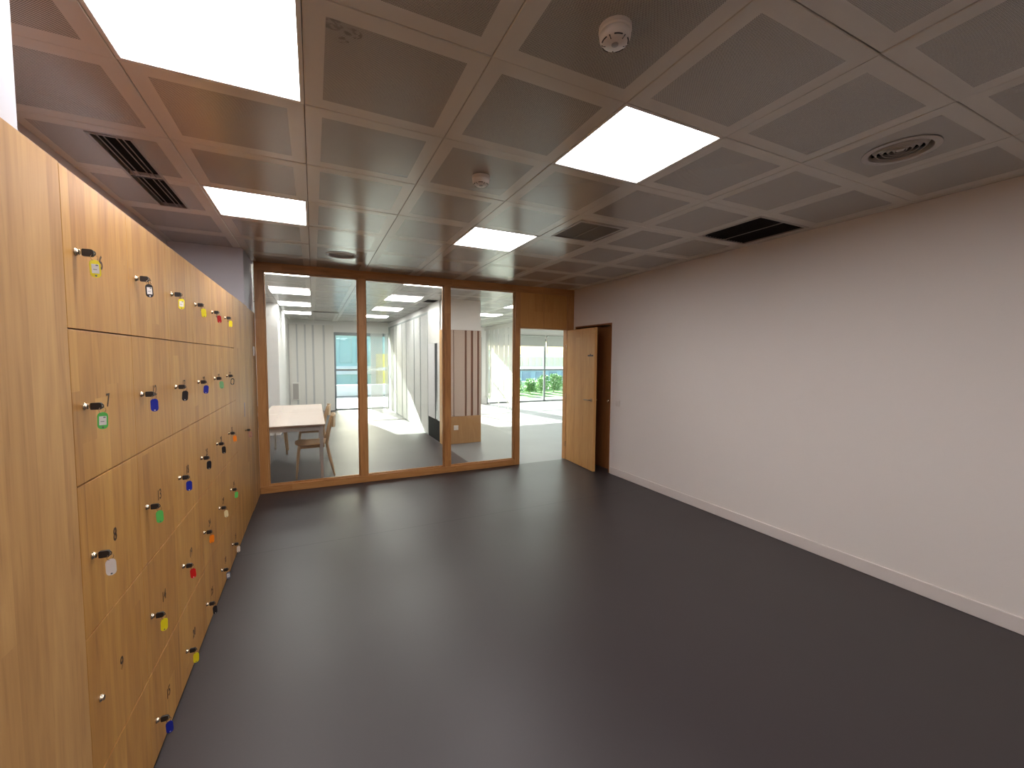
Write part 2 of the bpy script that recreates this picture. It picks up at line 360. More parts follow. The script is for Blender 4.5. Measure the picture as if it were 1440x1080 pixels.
# ceiling tiles
def cell(i, j): return (GX+T*i, GX+T*(i+1), GY+T*j, GY+T*(j+1))
lights1 = [(0,-4), (0,-1), (0,2), (3,-4), (3,-1), (3,2)]
lights2 = [(c, r) for c in (0, 3, 7, 11, 15) for r in (6, 9, 12, 15)]
skip = set(lights1) | set(lights2)
holes = {(4,1): (1.872,2.298,2.715,3.165), (6,0): (2.995,3.583,2.03,2.598),
         (-1,1): None, (-1,2): None, (4,9): (1.87,2.33,7.50,7.95)}
cl = MB()
CIRC = {(5,-2): (2.69,1.11), (1,4): (.289,4.711+.0), (5,9): (2.69,7.711)}
def tile(x0, x1, y0, y1, hole=None, circ=None):
    if x1-x0 < .02 or y1-y0 < .02: return
    g = .0012; c = .0025; z = HC+random.uniform(-.0012, .0012)
    tx = random.uniform(-.0045, .0045); ty = random.uniform(-.0045, .0045)
    cx, cy = (x0+x1)/2, (y0+y1)/2
    Z = lambda x, y, d=0: z+d+tx*(x-cx)+ty*(y-cy)
    a = (x0+g, x1-g, y0+g, y1-g); b = (x0+g+c, x1-g-c, y0+g+c, y1-g-c)
    vs = []
    for (X0, X1, Y0, Y1), d in ((a, .03), (a, c), (b, 0)):
        for x, y in ((X0,Y0), (X1,Y0), (X1,Y1), (X0,Y1)): vs.append((x, y, Z(x, y, d)))
    fs = []
    for k in (0, 1):
        for i in range(4):
            j = (i+1) % 4; fs.append((k*4+i, k*4+j, k*4+4+j, k*4+4+i))
    if circ is not None:
        hx, hy = circ; o = len(vs); n = 32; q = (b[0], b[1], b[2], b[3])
        for i in range(n):
            an = PI/4+2*PI*i/n; ca, sa = math.cos(an), math.sin(an); m_ = max(abs(ca), abs(sa))
            ux, uy = ca/m_, sa/m_
            X = hx+ux*((q[1]-hx) if ux > 0 else (hx-q[0])); Y = hy+uy*((q[3]-hy) if uy > 0 else (hy-q[2]))
            vs.append((X, Y, Z(X, Y)))
        for zz in (0, .05):
            for i in range(n):
                an = PI/4+2*PI*i/n; X, Y = hx+.135*math.cos(an), hy+.135*math.sin(an); vs.append((X, Y, Z(X, Y)+zz))
        for k in (0, 1):
            for i in range(n):
                j = (i+1) % n; fs.append((o+k*n+i, o+k*n+n+i, o+k*n+n+j, o+k*n+j))
    elif hole is None: fs.append((11, 10, 9, 8))
    else:
        hx0, hx1, hy0, hy1 = hole
        for x, y in ((hx0,hy0), (hx1,hy0), (hx1,hy1), (hx0,hy1)): vs.append((x, y, Z(x, y)))
        for x, y in ((hx0,hy0), (hx1,hy0), (hx1,hy1), (hx0,hy1)): vs.append((x, y, Z(x, y)+.03))
        for i in range(4):
            j = (i+1) % 4; fs.append((8+i, 12+i, 12+j, 8+j)); fs.append((12+i, 16+i, 16+j, 12+j))
    cl.add(vs, fs, 0)
def fill(xa, xb, ya, yb):
    for i in range(-4, 22):
        for j in range(-12, 22):
            x0, x1, y0, y1 = cell(i, j)
            X0, X1, Y0, Y1 = max(x0, xa), min(x1, xb), max(y0, ya), min(y1, yb)
            if X1-X0 < .02 or Y1-Y0 < .02 or (i, j) in skip: continue
            h = holes.get((i, j))
            if (i, j) == (-1, 1): h = (-.955, -.775, 2.70, Y1-.004)
            if (i, j) == (-1, 2): h = (-.955, -.775, Y0+.004, 3.765)
            tile(X0, X1, Y0, Y1, h, CIRC.get((i, j)))
fill(XB, XR, YB, D)
fill(-1.6, X2, D+.1, YF)
cl.box(-1.7, X2+.1, YB-.1, YF+.1, HC+.14, HC+.2, 1)
struct('ceiling', cl, [M['tile'], M['black_matt']], 'suspended ceiling of perforated metal tiles')

# right wall with doorway
OY0, OY1, OZ = 4.53, 5.40, 2.065
rw = MB()
rw.box(XR, XR+.14, YB, OY0, 0, HC+.14); rw.box(XR, XR+.14, OY1, D+.1, 0, HC+.14); rw.box(XR, XR+.14, OY0, OY1, OZ, HC+.14)
struct('wall_right', rw, M['wall'], 'plain pale wall along the right side')
w = MB(); w.box(XB-.12, XB, YB, D+.1, 0, HC+.14); struct('wall_left', w, M['wall_grey'])
w = MB(); w.box(XB-.12, XR+.14, YB-.12, YB, 0, HC+.14); struct('wall_back', w, M['wall'])
w = MB(); w.box(XB, LX-.021, 4.87, D+.1, 0, HC+.01, b=.004); struct('wall_left_pillar', w, M['wall_grey'], 'grey painted pier above the far end of the lockers')
w = MB(); w.box(XB, LX-.021, YB, 1.378, 0, HC+.01, b=.004); struct('wall_left_pillar', w, M['wall_grey'], 'painted pier above the near end of the lockers')
bb = MB(); bb.box(XR-.013, XR, YB, OY0-.03, 0, .097, b=.003); struct('baseboard_right', bb, M['base'], 'white skirting along the right wall')
# wall above / beside the partition in the next room
w = MB(); w.box(-1.72, -1.6, D, YF+.1, 0, HC+.14); struct('wall_left_next_room', w, M['wall_white'])
w = MB(); w.box(-1.6, -.62, 9.5, YF, 0, HC); struct('wall_left_pier', w, M['wall_white'], 'white pier at the left of the far room')
w = MB(); w.box(X2, X2+.12, D, YF+.1, 0, HC+.14); struct('wall_right_next_room', w, M['wall_white'])
w = MB(); w.box(XR+.0, X2, D+.1, D+.2, 0, HC+.14); w.box(-1.6, XB-.0, D+.0, D+.1, 0, HC+.14); struct('wall_next_room_front', w, M['wall_white'])

# doorway lining and door in the right wall
tr = MB()
tr.box(XR-.004, XR+.14, OY0, OY0+.022, 0, OZ, b=.002); tr.box(XR-.004, XR+.14, OY1-.022, OY1, 0, OZ, b=.002)
tr.box(XR-.004, XR+.14, OY0+.022, OY1-.022, OZ-.022, OZ, b=.002)
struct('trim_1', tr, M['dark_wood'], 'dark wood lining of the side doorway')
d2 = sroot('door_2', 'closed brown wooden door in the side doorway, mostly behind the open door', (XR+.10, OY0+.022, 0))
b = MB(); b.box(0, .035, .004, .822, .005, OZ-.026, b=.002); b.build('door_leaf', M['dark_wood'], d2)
b = MB(); b.lathe([(.024,0),(.024,.006),(.009,.008),(.009,.03),(.022,.036),(.025,.045),(.018,.056),(0,.058)], 20, M=Matrix.Translation((0,.10,.985)) @ Matrix.Rotation(-PI/2, 4, 'Y'))
b.build('door_knob', M['chrome'], d2)

# ------------------------------------------------------------------ glazed timber partition
FY0, FY1 = D, D+.10
posts = [(-.575,-.487), (.508,.597), (1.594,1.683), (2.653,2.737), (3.536,XR)]
pt = sroot('wall_far', 'timber frame of the glazed partition', (0,0,0))
for x0, x1 in posts:
    b = MB(); b.box(x0, x1, FY0, FY1, 0 if x0 > 2.6 else .084, 2.534, b=.002); struct('frame_post', b, M['frame_v'], parent=pt)
b = MB(); b.box(-.575, XR, FY0-.002, FY1+.002, 2.534, HC+.02, b=.002); struct('top_rail', b, M['frame_h'], parent=pt)
b = MB(); b.box(-.575, 2.653, FY0-.002, FY1+.002, 0, .084, b=.003); struct('bottom_rail', b, M['frame_h'], parent=pt)
b = MB(); b.box(2.737, 3.536, FY0+.012, FY1-.012, 2.012, 2.534); struct('header_panel', b, M['panel_wood'], parent=pt)
b = MB(); b.box(2.737, 3.536, FY0, FY0+.02, 2.012, 2.03, b=.001); b.box(3.13, 3.136, FY0+.010, FY0+.013, 2.03, 2.534); struct('header_bead', b, M['frame_h'], parent=pt)
for n, (x0, x1) in enumerate(((-.487,.508), (.597,1.594), (1.683,2.653))):
    wr = sroot('window_%d' % (n+1), ('left', 'middle', 'right')[n]+' glass pane of the timber partition', ((x0+x1)/2, D+.05, .084))
    b = MB(); b.box(x0-(x0+x1)/2, x1-(x0+x1)/2, -.004, .004, 0, 2.45); b.build('glass_pane', M['glass'], wr)
    b = MB(); hw = (x1-x0)/2
    for s in (-1, 1):
        y0, y1 = (s*.006, s*.018)
        b.box(-hw, -hw+.012, y0, y1, 0, 2.45); b.box(hw-.012, hw, y0, y1, 0, 2.45)
        b.box(-hw+.012, hw-.012, y0, y1, 0, .012); b.box(-hw+.012, hw-.012, y0, y1, 2.438, 2.45)
    b.build('glazing_bead', M['frame_v'], wr)

# open door leaf, hinged on the right post
HX, HY = 3.532, 5.43
ang = math.atan2(4.652-HY, 3.474-HX)
d1 = sroot('door_1', 'open oak door with lever handle and small dark sign', (HX, HY, 0)); d1.rotation_euler = (0, 0, ang)
LW = math.hypot(4.652-HY, 3.474-HX)
b = MB(); b.box(0, LW, 0, .04, .006, 2.005, b=.002); b.build('door_leaf', M['door_wood'], d1)
# local -y side ... the face towards the room
fs = 1 if (Matrix.Rotation(ang, 3, 'Z') @ Vector((0, 1, 0))).x < 0 else -1
fy = 0 if fs == 1 else 0
def face_y(d): return -d
b = MB()
for side in (0, 1):
    y0 = -.0 if side == 0 else .04; sg = -1 if side == 0 else 1
    Mx = Matrix.Translation((LW-.065, y0, 1.0)) @ Matrix.Rotation(PI/2*(-sg)*-1, 4, 'X')
    Mx = Matrix.Translation((LW-.065, y0, 1.0)) @ Matrix.Rotation(-PI/2*sg, 4, 'X')
    b.lathe([(.026,0),(.026,.007),(.010,.009),(.010,.045),(0,.046)], 20, M=Mx)
    b.tube([(LW-.065, y0+sg*.044, 1.0), (LW-.085, y0+sg*.047, 1.0), (LW-.19, y0+sg*.047, .998)], [.009,.010,.007], 10)
b.build('lever_handle', M['brass'], d1)
b = MB(); b.box(LW-.175, LW-.035, -.003, 0, 1.607, 1.628, b=.001); b.box(LW-.118, LW-.095, -.003, 0, 1.628, 1.642)
b.box(LW-.175, LW-.035, .04, .043, 1.607, 1.628, b=.001); b.box(LW-.118, LW-.095, .04, .043, 1.628, 1.642)
sgn = b.build('door_sign', M['sign'], d1); sgn['label'] = 'small dark strip sign'
b = MB()
for z in (.25, 1.0, 1.75): b.lathe([(.007,-.04),(.007,.04)], 10, M=Matrix.Translation((-.004, -.004, z)))
b.build('hinge', M['chrome'], d1)

# light switch on right wall
def plate(name, label, cat, loc, normal, w=.08, h=.08, rocker=True, mat=None):
    t = thing(name, label, cat, loc)
    mat = mat or M['white_plastic']
    ax = normal
    def bx(mb, a0, a1, z0, z1, d0, d1, b_=.0015):
        if ax == '-X': mb.box(-d1, -d0, a0, a1, z0, z1, b=b_)
        elif ax == '+X': mb.box(d0, d1, a0, a1, z0, z1, b=b_)
        else: mb.box(a0, a1, -d1, -d0, z0, z1, b=b_)
    m1 = MB(); bx(m1, -w/2, w/2, -h/2, h/2, 0, .009); m1.build('cover_plate', mat, t)
    if rocker:
        m2 = MB(); bx(m2, -w*.3, w*.3, -h*.3, h*.3, .009, .013); m2.build('rocker', mat, t)
    return t
plate('light_switch', 'square white light switch on the pale wall beside the side doorway', 'switch', (XR, 4.376, .98), '-X')

# ------------------------------------------------------------------ ceiling lights
def make_light(i, j, mat, label, group, name='ceiling_light'):
    x0, x1, y0, y1 = cell(i, j); cx, cy = (x0+x1)/2, (y0+y1)/2
    t = thing(name, label, 'ceiling light', (cx, cy, HC), 0, group)
    h = T/2-.001; fr = .016
    b = MB()
    b.box(-h, h, -h, -h+fr, -.001, .02, b=.0012); b.box(-h, h, h-fr, h, -.001, .02, b=.0012)
    b.box(-h, -h+fr, -h+fr, h-fr, -.001, .02, b=.0012); b.box(h-fr, h, -h+fr, h-fr, -.001, .02, b=.0012)
    b.box(-h, h, -h, h, .021, .05)
    b.build('frame', M['white_metal'], t)
    b = MB(); b.box(-h+fr, h-fr, -h+fr, h-fr, .006, .012); b.build('diffuser', mat, t)
    return t
L1 = {(0,-1): 'largest lit ceiling panel, at the top left edge of the photo',
      (0,2): 'lit square ceiling panel before the partition above the far lockers, on the left',
      (3,-1): 'lit square ceiling panel in the middle right of the near ceiling',
      (3,2): 'small looking lit ceiling panel near the partition, left of the square grey grille'}
for c in lights1:
    make_light(*c, M['panel'], L1.get(c, 'lit ceiling panel behind the viewpoint, %s, %s' % (('locker side' if c[0] == 0 else 'right wall side'), ('nearer' if c[1] == -4 else 'farther'))), 'square light panels of the near room')
rowsn = {6: 'nearest the partition', 9: 'second row from the partition', 12: 'third row from the partition', 15: 'fourth row, farthest back'}
coln = {0: 'left row', 3: 'middle row', 7: 'right row beyond the wooden column', 11: 'row out of sight', 15: 'row far right out of sight'}
for c in lights2:
    make_light(*c, M['panel2'], 'far room lit ceiling panel, %s, %s' % (coln[c[0]], rowsn[c[1]]), 'light panels seen through the glass')

# smoke detectors
def detector(x, y, label, big=True):
    t = thing('smoke_detector', label, 'smoke detector', (x, y, HC), 0, 'smoke detectors')
    F = Matrix.Rotation(PI, 4, 'X')
    b = MB(); b.lathe([(0,0),(.052,0),(.052,.014),(.048,.018),(0,.018)], 36, M=F); b.build('base', M['white_plastic'], t)
    b = MB(); b.lathe([(.048,.018),(.050,.024),(.049,.034),(.043,.044),(.034,.050),(.0,.051)], 36, M=F); b.build('head', M['white_plastic'], t)
    b = MB()
    for k in range(5):
        a = k*2*PI/5+.4; A = []
        for q in range(6): 
            aa = a+q*.13; A.append((.041*math.cos(aa), -.041*math.sin(aa), -.0455))
        b.tube(A, .0022, 6)
        b.tube([(.030*math.cos(a-.25), -.030*math.sin(a-.25), -.0505), (.042*math.cos(a-.25), -.042*math.sin(a-.25), -.0445)], .0018, 6)
    b.build('air_slot', M['black'], t)
    b = MB(); b.lathe([(0,.051),(.011,.051),(.011,.053),(.008,.054),(0,.054)], 20, M=F); b.build('lens', M['vent_light'], t)
    return t
detector(.893, 1.12, 'large white smoke detector at the top of the photo above the near tile')
detector(.905, 2.33, 'smaller looking white smoke detector farther down the ceiling, left of the middle light')

# round diffusers
def diffuser(x, y, label):
    t = thing('round_air_diffuser', label, 'air vent', (x, y, HC), 0, 'round ceiling diffusers')
    F = Matrix.Rotation(PI, 4, 'X')
    b = MB(); b.lathe([(.152,-.001),(.152,.002),(.130,.005),(.124,.002),(.124,-.030),(.127,-.030),(.128,-.001),(.152,-.001)], 48, M=F); b.build('outer_ring', M['vent_enamel'], t)
    for r in (.098,.074,.050,.028):
        b = MB(); b.lathe([(r+.012,-.022),(r-.004,-.001),(r-.007,-.001),(r+.008,-.023),(r+.012,-.022)], 40, M=F); b.build('ring', M['vent_enamel'], t)
    b = MB(); b.lathe([(0,-.001),(.016,-.003),(.016,-.022),(0,-.022)], 24, M=F); b.build('hub', M['vent_enamel'], t)
    b = MB(); b.box(-.119, .119, -.004, .004, .016, .026); b.box(-.004, .004, -.119, .119, .016, .026); b.lathe([(0,.034),(.121,.034)], 40); b.build('backing', M['black_matt'], t)
    return t
for (x, y, l) in ((2.69, 1.11, 'round white ring diffuser in the ceiling near the right wall'), (.289, 4.711, 'round ring diffuser in the ceiling just before the left partition pane'), (2.69, 7.711, 'round ring diffuser in the far room ceiling seen through the right pane')):
    t = diffuser(x, y, l); t.location.z = HC-.002

# slot diffuser, square grille, black grille
t = thing('slot_air_diffuser', 'long dark slot diffuser in the ceiling above the lockers', 'air vent', (-.865, 3.2325, HC))
hy = .532
b = MB(); w_, f_r = .09, .014
b.box(-w_, -w_+f_r, -hy, hy, -.003, .03, b=.001); b.box(w_-f_r, w_, -hy, hy, -.003, .03, b=.001); b.box(-w_+f_r, w_-f_r, -hy, -hy+f_r, -.003, .03, b=.001); b.box(-w_+f_r, w_-f_r, hy-f_r, hy, -.003, .03, b=.001)
b.build('frame', M['vent_metal'], t)
for x in (-.052, -.028, .020, .045):
    b = MB(); b.box(x-.002, x+.002, -hy+f_r, hy-f_r, .001, .005); b.build('slat', M['vent_metal'], t)
b = MB(); b.box(-w_+f_r, w_-f_r, -.006, .006, .0005, .006); b.build('divider', M['black'], t)
b = MB(); b.box(-w_+f_r, w_-f_r, -hy+f_r, hy-f_r, .021, .03); b.build('backing', M['black_matt'], t)
t = thing('square_return_grille', 'square grey ceiling grille right of the small middle light', 'air vent', (2.085, 2.94, HC))
b = MB(); hx, hy2 = .211, .223
b.box(-hx, -hx+.02, -hy2, hy2, -.002, .025, b=.001); b.box(hx-.02, hx, -hy2, hy2, -.002, .025, b=.001); b.box(-hx+.02, hx-.02, -hy2, -hy2+.02, -.002, .025, b=.001); b.box(-hx+.02, hx-.02, hy2-.02, hy2, -.002, .025, b=.001)
b.build('frame', M['vent_light'], t)
b = MB()
for k in range(30):
    x = -hx+.02+(2*hx-.04)*(k+.5)/30; b.box(x-.0022, x+.0022, -hy2+.02, hy2-.02, .006, .012)
b.box(-.006, .006, -hy2+.02, hy2-.02, .003, .012)
b.build('louvre', M['vent_metal'], t)
b = MB(); b.box(-hx+.02, hx-.02, -hy2+.02, hy2-.02, .0125, .02); b.build('backing', M['black_matt'], t)
t = thing('black_return_grille', 'rectangular black ceiling grille against the right wall', 'air vent', (3.289, 2.314, HC))
hx, hy2 = .2935, .283
b = MB(); b.box(-hx, -hx+.022, -hy2, hy2, -.002, .03, b=.001); b.box(hx-.022, hx, -hy2, hy2, -.002, .03, b=.001); b.box(-hx+.022, hx-.022, -hy2, -hy2+.022, -.002, .03, b=.001); b.box(-hx+.022, hx-.022, hy2-.022, hy2, -.002, .03, b=.001)
b.build('frame', M['vent_light'], t)
b = MB()
for k in range(16):
    x = -hx+.022+(2*hx-.044)*(k+.5)/16; b.box(x-.001, x+.001, -hy2+.022, hy2-.022, .004, .012)
b.build('louvre', M['black'], t)
b = MB(); b.box(-.003, .003, -hy2+.022, hy2-.022, -.001, .004); b.build('centre_bar', M['vent_light'], t)
b = MB(); b.box(-hx+.022, hx-.022, -hy2+.022, hy2-.022, .012, .02); b.build('backing', M['black_matt'], t)
t = thing('far_return_grille', 'dark ceiling grille in the far room seen through the middle pane', 'air vent', (2.10, 7.725, HC))
b = MB(); b.box(-.228, .228, -.223, .223, .012, .03); b.build('backing', M['black_matt'], t)
b = MB(); b.box(-.229, -.21, -.224, .224, -.002, .012); b.box(.21, .229, -.224, .224, -.002, .012); b.box(-.21, .21, -.224, -.205, -.002, .012); b.box(-.21, .21, .205, .224, -.002, .012); b.build('frame', M['vent_light'], t)
t = thing('far_slot_diffuser', 'thin dark slot diffuser in the far room ceiling at the left', 'air vent', (.29, 10.7, HC))
b = MB(); b.box(-.27, .27, -.07, .07, -.012, -.004); b.build('slot', M['black_matt'], t)
b = MB(); b.box(-.28, .28, -.08, -.07, -.013, .0); b.box(-.28, .28, .07, .08, -.013, .0); b.build('frame', M['vent_light'], t)

# ------------------------------------------------------------------ lockers
CW = .42; LY0 = 1.487; RZ = [2.065, 1.641, 1.217, .790, .367, .012]
NY = LY0+6*CW
lb = thing('locker_bank', 'long oak faced locker bank with thirty small numbered doors along the left wall', 'lockers', (LX, LY0, 0))
def on(x0, x1, y0, y1, z0, z1, mb, b_=.0012): mb.box(x0-LX, x1-LX, y0-LY0, y1-LY0, z0, z1, b=b_)
b = MB(); on(XB+.01, LX-.020, LY0, NY, 0, LTOP-.001, b, 0); b.build('carcass', M['dark_wood'], lb)
textmats = M['number']
def number(txt, y, z, parent, h=.042, x=.0008):
    c = bpy.data.curves.new('number', 'FONT'); c.body = txt; c.size = h/.72; c.align_x = 'CENTER'; c.align_y = 'CENTER'
    c.extrude = .0003; c.offset = .0006; c.materials.append(textmats)
    tmp = bpy.data.objects.new('tmp_text', c); COL.objects.link(tmp)
    dg = bpy.context.evaluated_depsgraph_get(); dg.update()
    me = bpy.data.meshes.new_from_object(tmp.evaluated_get(dg)); me.name = 'number'
    bpy.data.objects.remove(tmp); bpy.data.curves.remove(c)
    o = bpy.data.objects.new('number', me); COL.objects.link(o); o.parent = parent
    o.rotation_euler = (PI/2, 0, PI/2); o.location = (x, y, z); o.scale = (.85, 1, 1)
    return o
lock_proto = None
def lock(parent, y, z):
    global lock_proto
    if lock_proto is None:
        b = MB(); F = Matrix.Rotation(PI/2, 4, 'Y')
        b.lathe([(.0105,0),(.0105,.002),(.0085,.004),(.0078,.0085),(.0065,.0095),(0,.0095)], 20, M=F)
        b.box(.0092, .0099, -.0012, .0012, -.005, .005)
        lock_proto = b.build('lock', M['chrome'], parent); o = lock_proto
    else:
        o = lock_proto.copy(); COL.objects.link(o); o.parent = parent
    o.location = (0, y, z)
    return o
LOCKS = {}
for c in range(6):
    for r in range(5):
        z1, z0 = RZ[r], RZ[r+1]; y0 = LY0+c*CW; y1 = y0+CW
        gy = .0007; gz = .0022
        # leaf mesh, origin on the face at the leaf's lower left corner
        b = MB(); b.box(-.0185, 0, gy, CW-gy, gz, (z1-z0)-gz, b=.0008)
        dr = b.build('locker_door', M['locker_wood'], lb); dr.location = (0, c*CW, z0)
        zc = (RZ[r]+RZ[r+1])/2 if r < 4 else .160
        if r == 0: zc = 1.851
        number(str(6+5*c+r), CW/2, zc-z0+.002 if r else 1.850-z0, dr)
        lock(dr, .062 if c else .060, zc-z0)
        LOCKS[c, r] = (LY0+c*CW+(.062 if c else .060), zc)
# black strip standing in for the shade under the bottom doors
b = MB(); on(LX-.019, LX-.010, LY0, NY, 0, .012, b, 0); b.build('shadow_strip', M['black'], lb)
# near cladding panel
t = thing('oak_cladding_panel', 'plain wide oak panel at the near left end of the lockers', 'wood panel', (LX, LY0, 0))
b = MB(); on(LX-.0195, LX, YB, LY0-.0012, 0, LTOP, b); b.build('panel', M['clad_wood'], t)
# far cupboard and cladding
t = thing('tall_cupboard', 'tall narrow oak cupboard door between the lockers and the far pier', 'cupboard', (LX, NY, 0))
b = MB(); b.box(XB+.01-LX, -.020, .002, 4.866-NY, 0, LTOP-.001); b.build('carcass', M['dark_wood'], t)
b = MB(); b.box(-.0185, 0, .0012, 4.862-NY, .012, LTOP, b=.0008); cdoor = b.build('door', M['locker_wood'], t)
lock(cdoor, 4.47-NY, .897)
b = MB(); b.box(0, .001, 4.455-NY, 4.505-NY, 1.02, 1.15, b=.0003); st = b.build('sticker', simple('mauve_sticker', (.34,.27,.30), .6), cdoor); st['label'] = 'mauve sticker'
LOCKS['cup'] = (4.47, .897)
t = thing('oak_end_panel', 'narrow oak panel on the pier beside the timber partition', 'wood panel', (LX, 4.866, 0))
b = MB(); b.box(-.0195, 0, .0, D-.004-4.866, 0, LTOP-.01, b=.001); b.build('panel', M['clad_wood'], t)
plate('wall_switch_box', 'small pale switch box on the oak end panel beside the partition', 'switch', (LX, 5.24, 1.63), '+X', .085, .10)

# keys with tags
def tag_outline(w=.0225, h=.048, c=.0104):
    o = []
    for (cx, cy, a0) in ((w/2-c, h/2-c, 0), (-(w/2-c), h/2-c, 90), (-(w/2-c), -(h/2-c), 180), (w/2-c, -(h/2-c), 270)):
        for k in range(4):
            a = math.radians(a0+k*30); o.append((cx+c*math.cos(a), cy+c*math.sin(a)))
    return o
key_head_mesh = {}
def make_key(y, z, colour, style, label, drop=.0, sway=0.0, reach=.0):
    """style: plain / window (paper label) / ring (clear middle)"""
    t = thing('locker_key', label, 'key', (LX+.0094, y, z), 0, 'locker keys with coloured tags')
    b = MB(); b.box(0, .007, -.0011, .0011, -.0042, .0042); b.build('blade', M['chrome'], t)
    # black grip: rounded bow in the xz plane, with a loop slot at its end
    b = MB(); o = []
    L = .025; hh = .0098
    for (cx, cz, a0) in ((.005+L-.006, hh-.005, 0), (.005+.003, hh-.003, 90), (.005+.003, -(hh-.003), 180), (.005+L-.006, -(hh-.005), 270)):
        rr = .005 if cx > .02 else .003
        for k in range(4):
            a = math.radians(a0+k*30); o.append((cx+rr*math.cos(a), cz+rr*math.sin(a)))
    b.extrude(o, .0085, M=Matrix.Rotation(PI/2, 4, 'X')); 
    gl = b.build('grip', M['black'], t)
    xe = .005+L-.002
    b = MB(); pts = []
    for k in range(10):
        a = 2*PI*k/10; pts.append((xe+.0035*math.cos(a)+.001, 0, .0055*math.sin(a)))
    b.tube(pts, .0011, 6, closed=True); b.build('grip_loop', M['black'], t)
    # split ring
    xr = xe+.001; b = MB(); pts = []; R = .0085; cz = -.0115
    ca, sa = math.cos(.9), math.sin(.9)
    for k in range(14):
        a = 2*PI*k/14; pts.append((xr+R*math.cos(a)*ca, R*math.cos(a)*sa, cz+R*math.sin(a)))
    b.tube(pts, .0007, 5, closed=True); b.build('key_ring', M['chrome'], t)
    # tag hangs from the ring, turned towards the room
    yaw = math.radians(-62+random.uniform(-12, 12)); til = math.radians(random.uniform(-5, 5))+sway
    O = Matrix.Translation((xr, 0, cz-R+.001)) @ Matrix.Rotation(yaw+PI/2, 4, 'Z') @ Matrix.Rotation(til, 4, 'Y') @ Matrix.Rotation(PI/2, 4, 'X')
    O = O @ Matrix.Translation((0, -.0225, 0))
    m = M['tag_'+colour]
    b = MB(); ol = tag_outline()
    if style == 'ring':
        inn = [(x*.66, yy*.70) for x, yy in ol]; n = len(ol)
        vs = [(x, yy, s*.0013) for s in (-1, 1) for x, yy in ol]+[(x, yy, s*.0013) for s in (-1, 1) for x, yy in inn]
        fs = []
        for i in range(n):
            j = (i+1) % n
            fs += [(i, j, n+j, n+i), (2*n+j, 2*n+i, 3*n+i, 3*n+j), (n+i, n+j, 3*n+j, 3*n+i), (j, i, 2*n+i, 2*n+j)]
        b.add(vs, fs, 0, O)
    else: b.extrude(ol, .0026, M=O)
    tg = b.build('tag', m, t); tg['label'] = colour.replace('_', ' ')+' plastic tag'
    if style == 'window':
        b = MB(); b.box(-.0078, .0078, -.0125, .0125, -.0018, .0018, M=O, b=.0003); pp = b.build('paper_insert', M['paper'], tg)
        b = MB(); b.box(-.005, .003, -.003, -.0015, -.0021, .0021, M=O); b.box(.001, .006, .008, .011, -.0021, .0021, M=O); b.build('writing', M['ink'], tg)
    b = MB(); b.lathe([(.0024,-.0016),(.0024,.0016)], 10, M=O @ Matrix.Translation((0, -.0190, 0))); b.build('eyelet', M['paper'] if colour in ('black','blue','red') else M['ink'], tg)
    return t
K = {(0,0): ('yellow','window'), (1,0): ('black','window'), (2,0): ('yellow','window'), (3,0): ('yellow','plain'), (4,0): ('red','plain'), (5,0): ('yellow','plain'),
     (0,1): ('green','window'), (1,1): ('blue','plain'), (2,1): ('black','plain'), (3,1): ('blue','plain'), (4,1): ('pale_green','plain'), (5,1): ('black','ring'),
     (0,2): ('white','plain'), (1,2): ('green','plain'), (2,2): ('blue','plain'), (3,2): ('black','plain'), (4,2): ('black','plain'), (5,2): ('orange','plain'),
     (1,3): ('yellow','plain'), (2,3): ('red','plain'), (3,3): ('orange','plain'), (4,3): ('cream','plain'), (5,3): ('green','plain'),
     (1,4): ('blue','plain'), (2,4): ('yellow','plain'), (3,4): ('black','plain'), (4,4): ('dark_rimmed','window'), (5,4): ('beige','plain')}
rown = ['top row', 'second row', 'third row', 'fourth row', 'bottom row']
coln2 = ['first (nearest)', 'second', 'third', 'fourth', 'fifth', 'sixth (farthest)']
for (c, r), (colour, style) in K.items():
    y, z = LOCKS[c, r]
    lab = 'key with %s tag%s in locker door %d, %s, %s column' % (colour.replace('_', ' '), ' and paper label' if style == 'window' else (' frame' if style == 'ring' else ''), 6+5*c+r, rown[r], coln2[c])
    make_key(y, z, colour, style, lab)
make_key(*LOCKS['cup'], 'pink', 'ring', 'key with pink ring tag in the tall cupboard door beyond the lockers')

# ------------------------------------------------------------------ far room: core with perforated cladding
CX0, CX1, CY0 = 2.09, 2.825, 7.25
core = MB(); core.box(CX0+.03, CX1, CY0+.03, YF, 0, HC)
struct('wall_core', core, M['wall_white'], 'white service core in the far room')
t = thing('core_base_panel', 'oak base panel of the column seen through the right pane', 'wood panel', (CX0, CY0, 0))
b = MB(); b.box(0, CX1-CX0, 0, .028, 0, .505, b=.002); b.build('panel', M['core_wood'], t)
t = thing('slatted_screen', 'tan perforated slat screen with brown gaps above the oak base panel', 'screen', (CX0, CY0, .505))
b = MB(); b.box(.0, CX1-CX0, .012, .028, 0, 1.575); bk = b.build('backing', simple('brown_backing', (.20,.085,.05), .6), t)
for (a, c_) in ((2.30,2.505), (2.54,2.62), (2.665,2.745), (2.785,2.823), (2.12,2.285)):
    b = MB(); b.box(a-CX0, c_-CX0, -.004, .004, .005, 1.57); b.build('slat', M['perf_tan'], t)
plate('wall_socket', 'small white wall socket on the oak base panel', 'socket', (2.335, CY0, .30), '-Y', .085, .085)
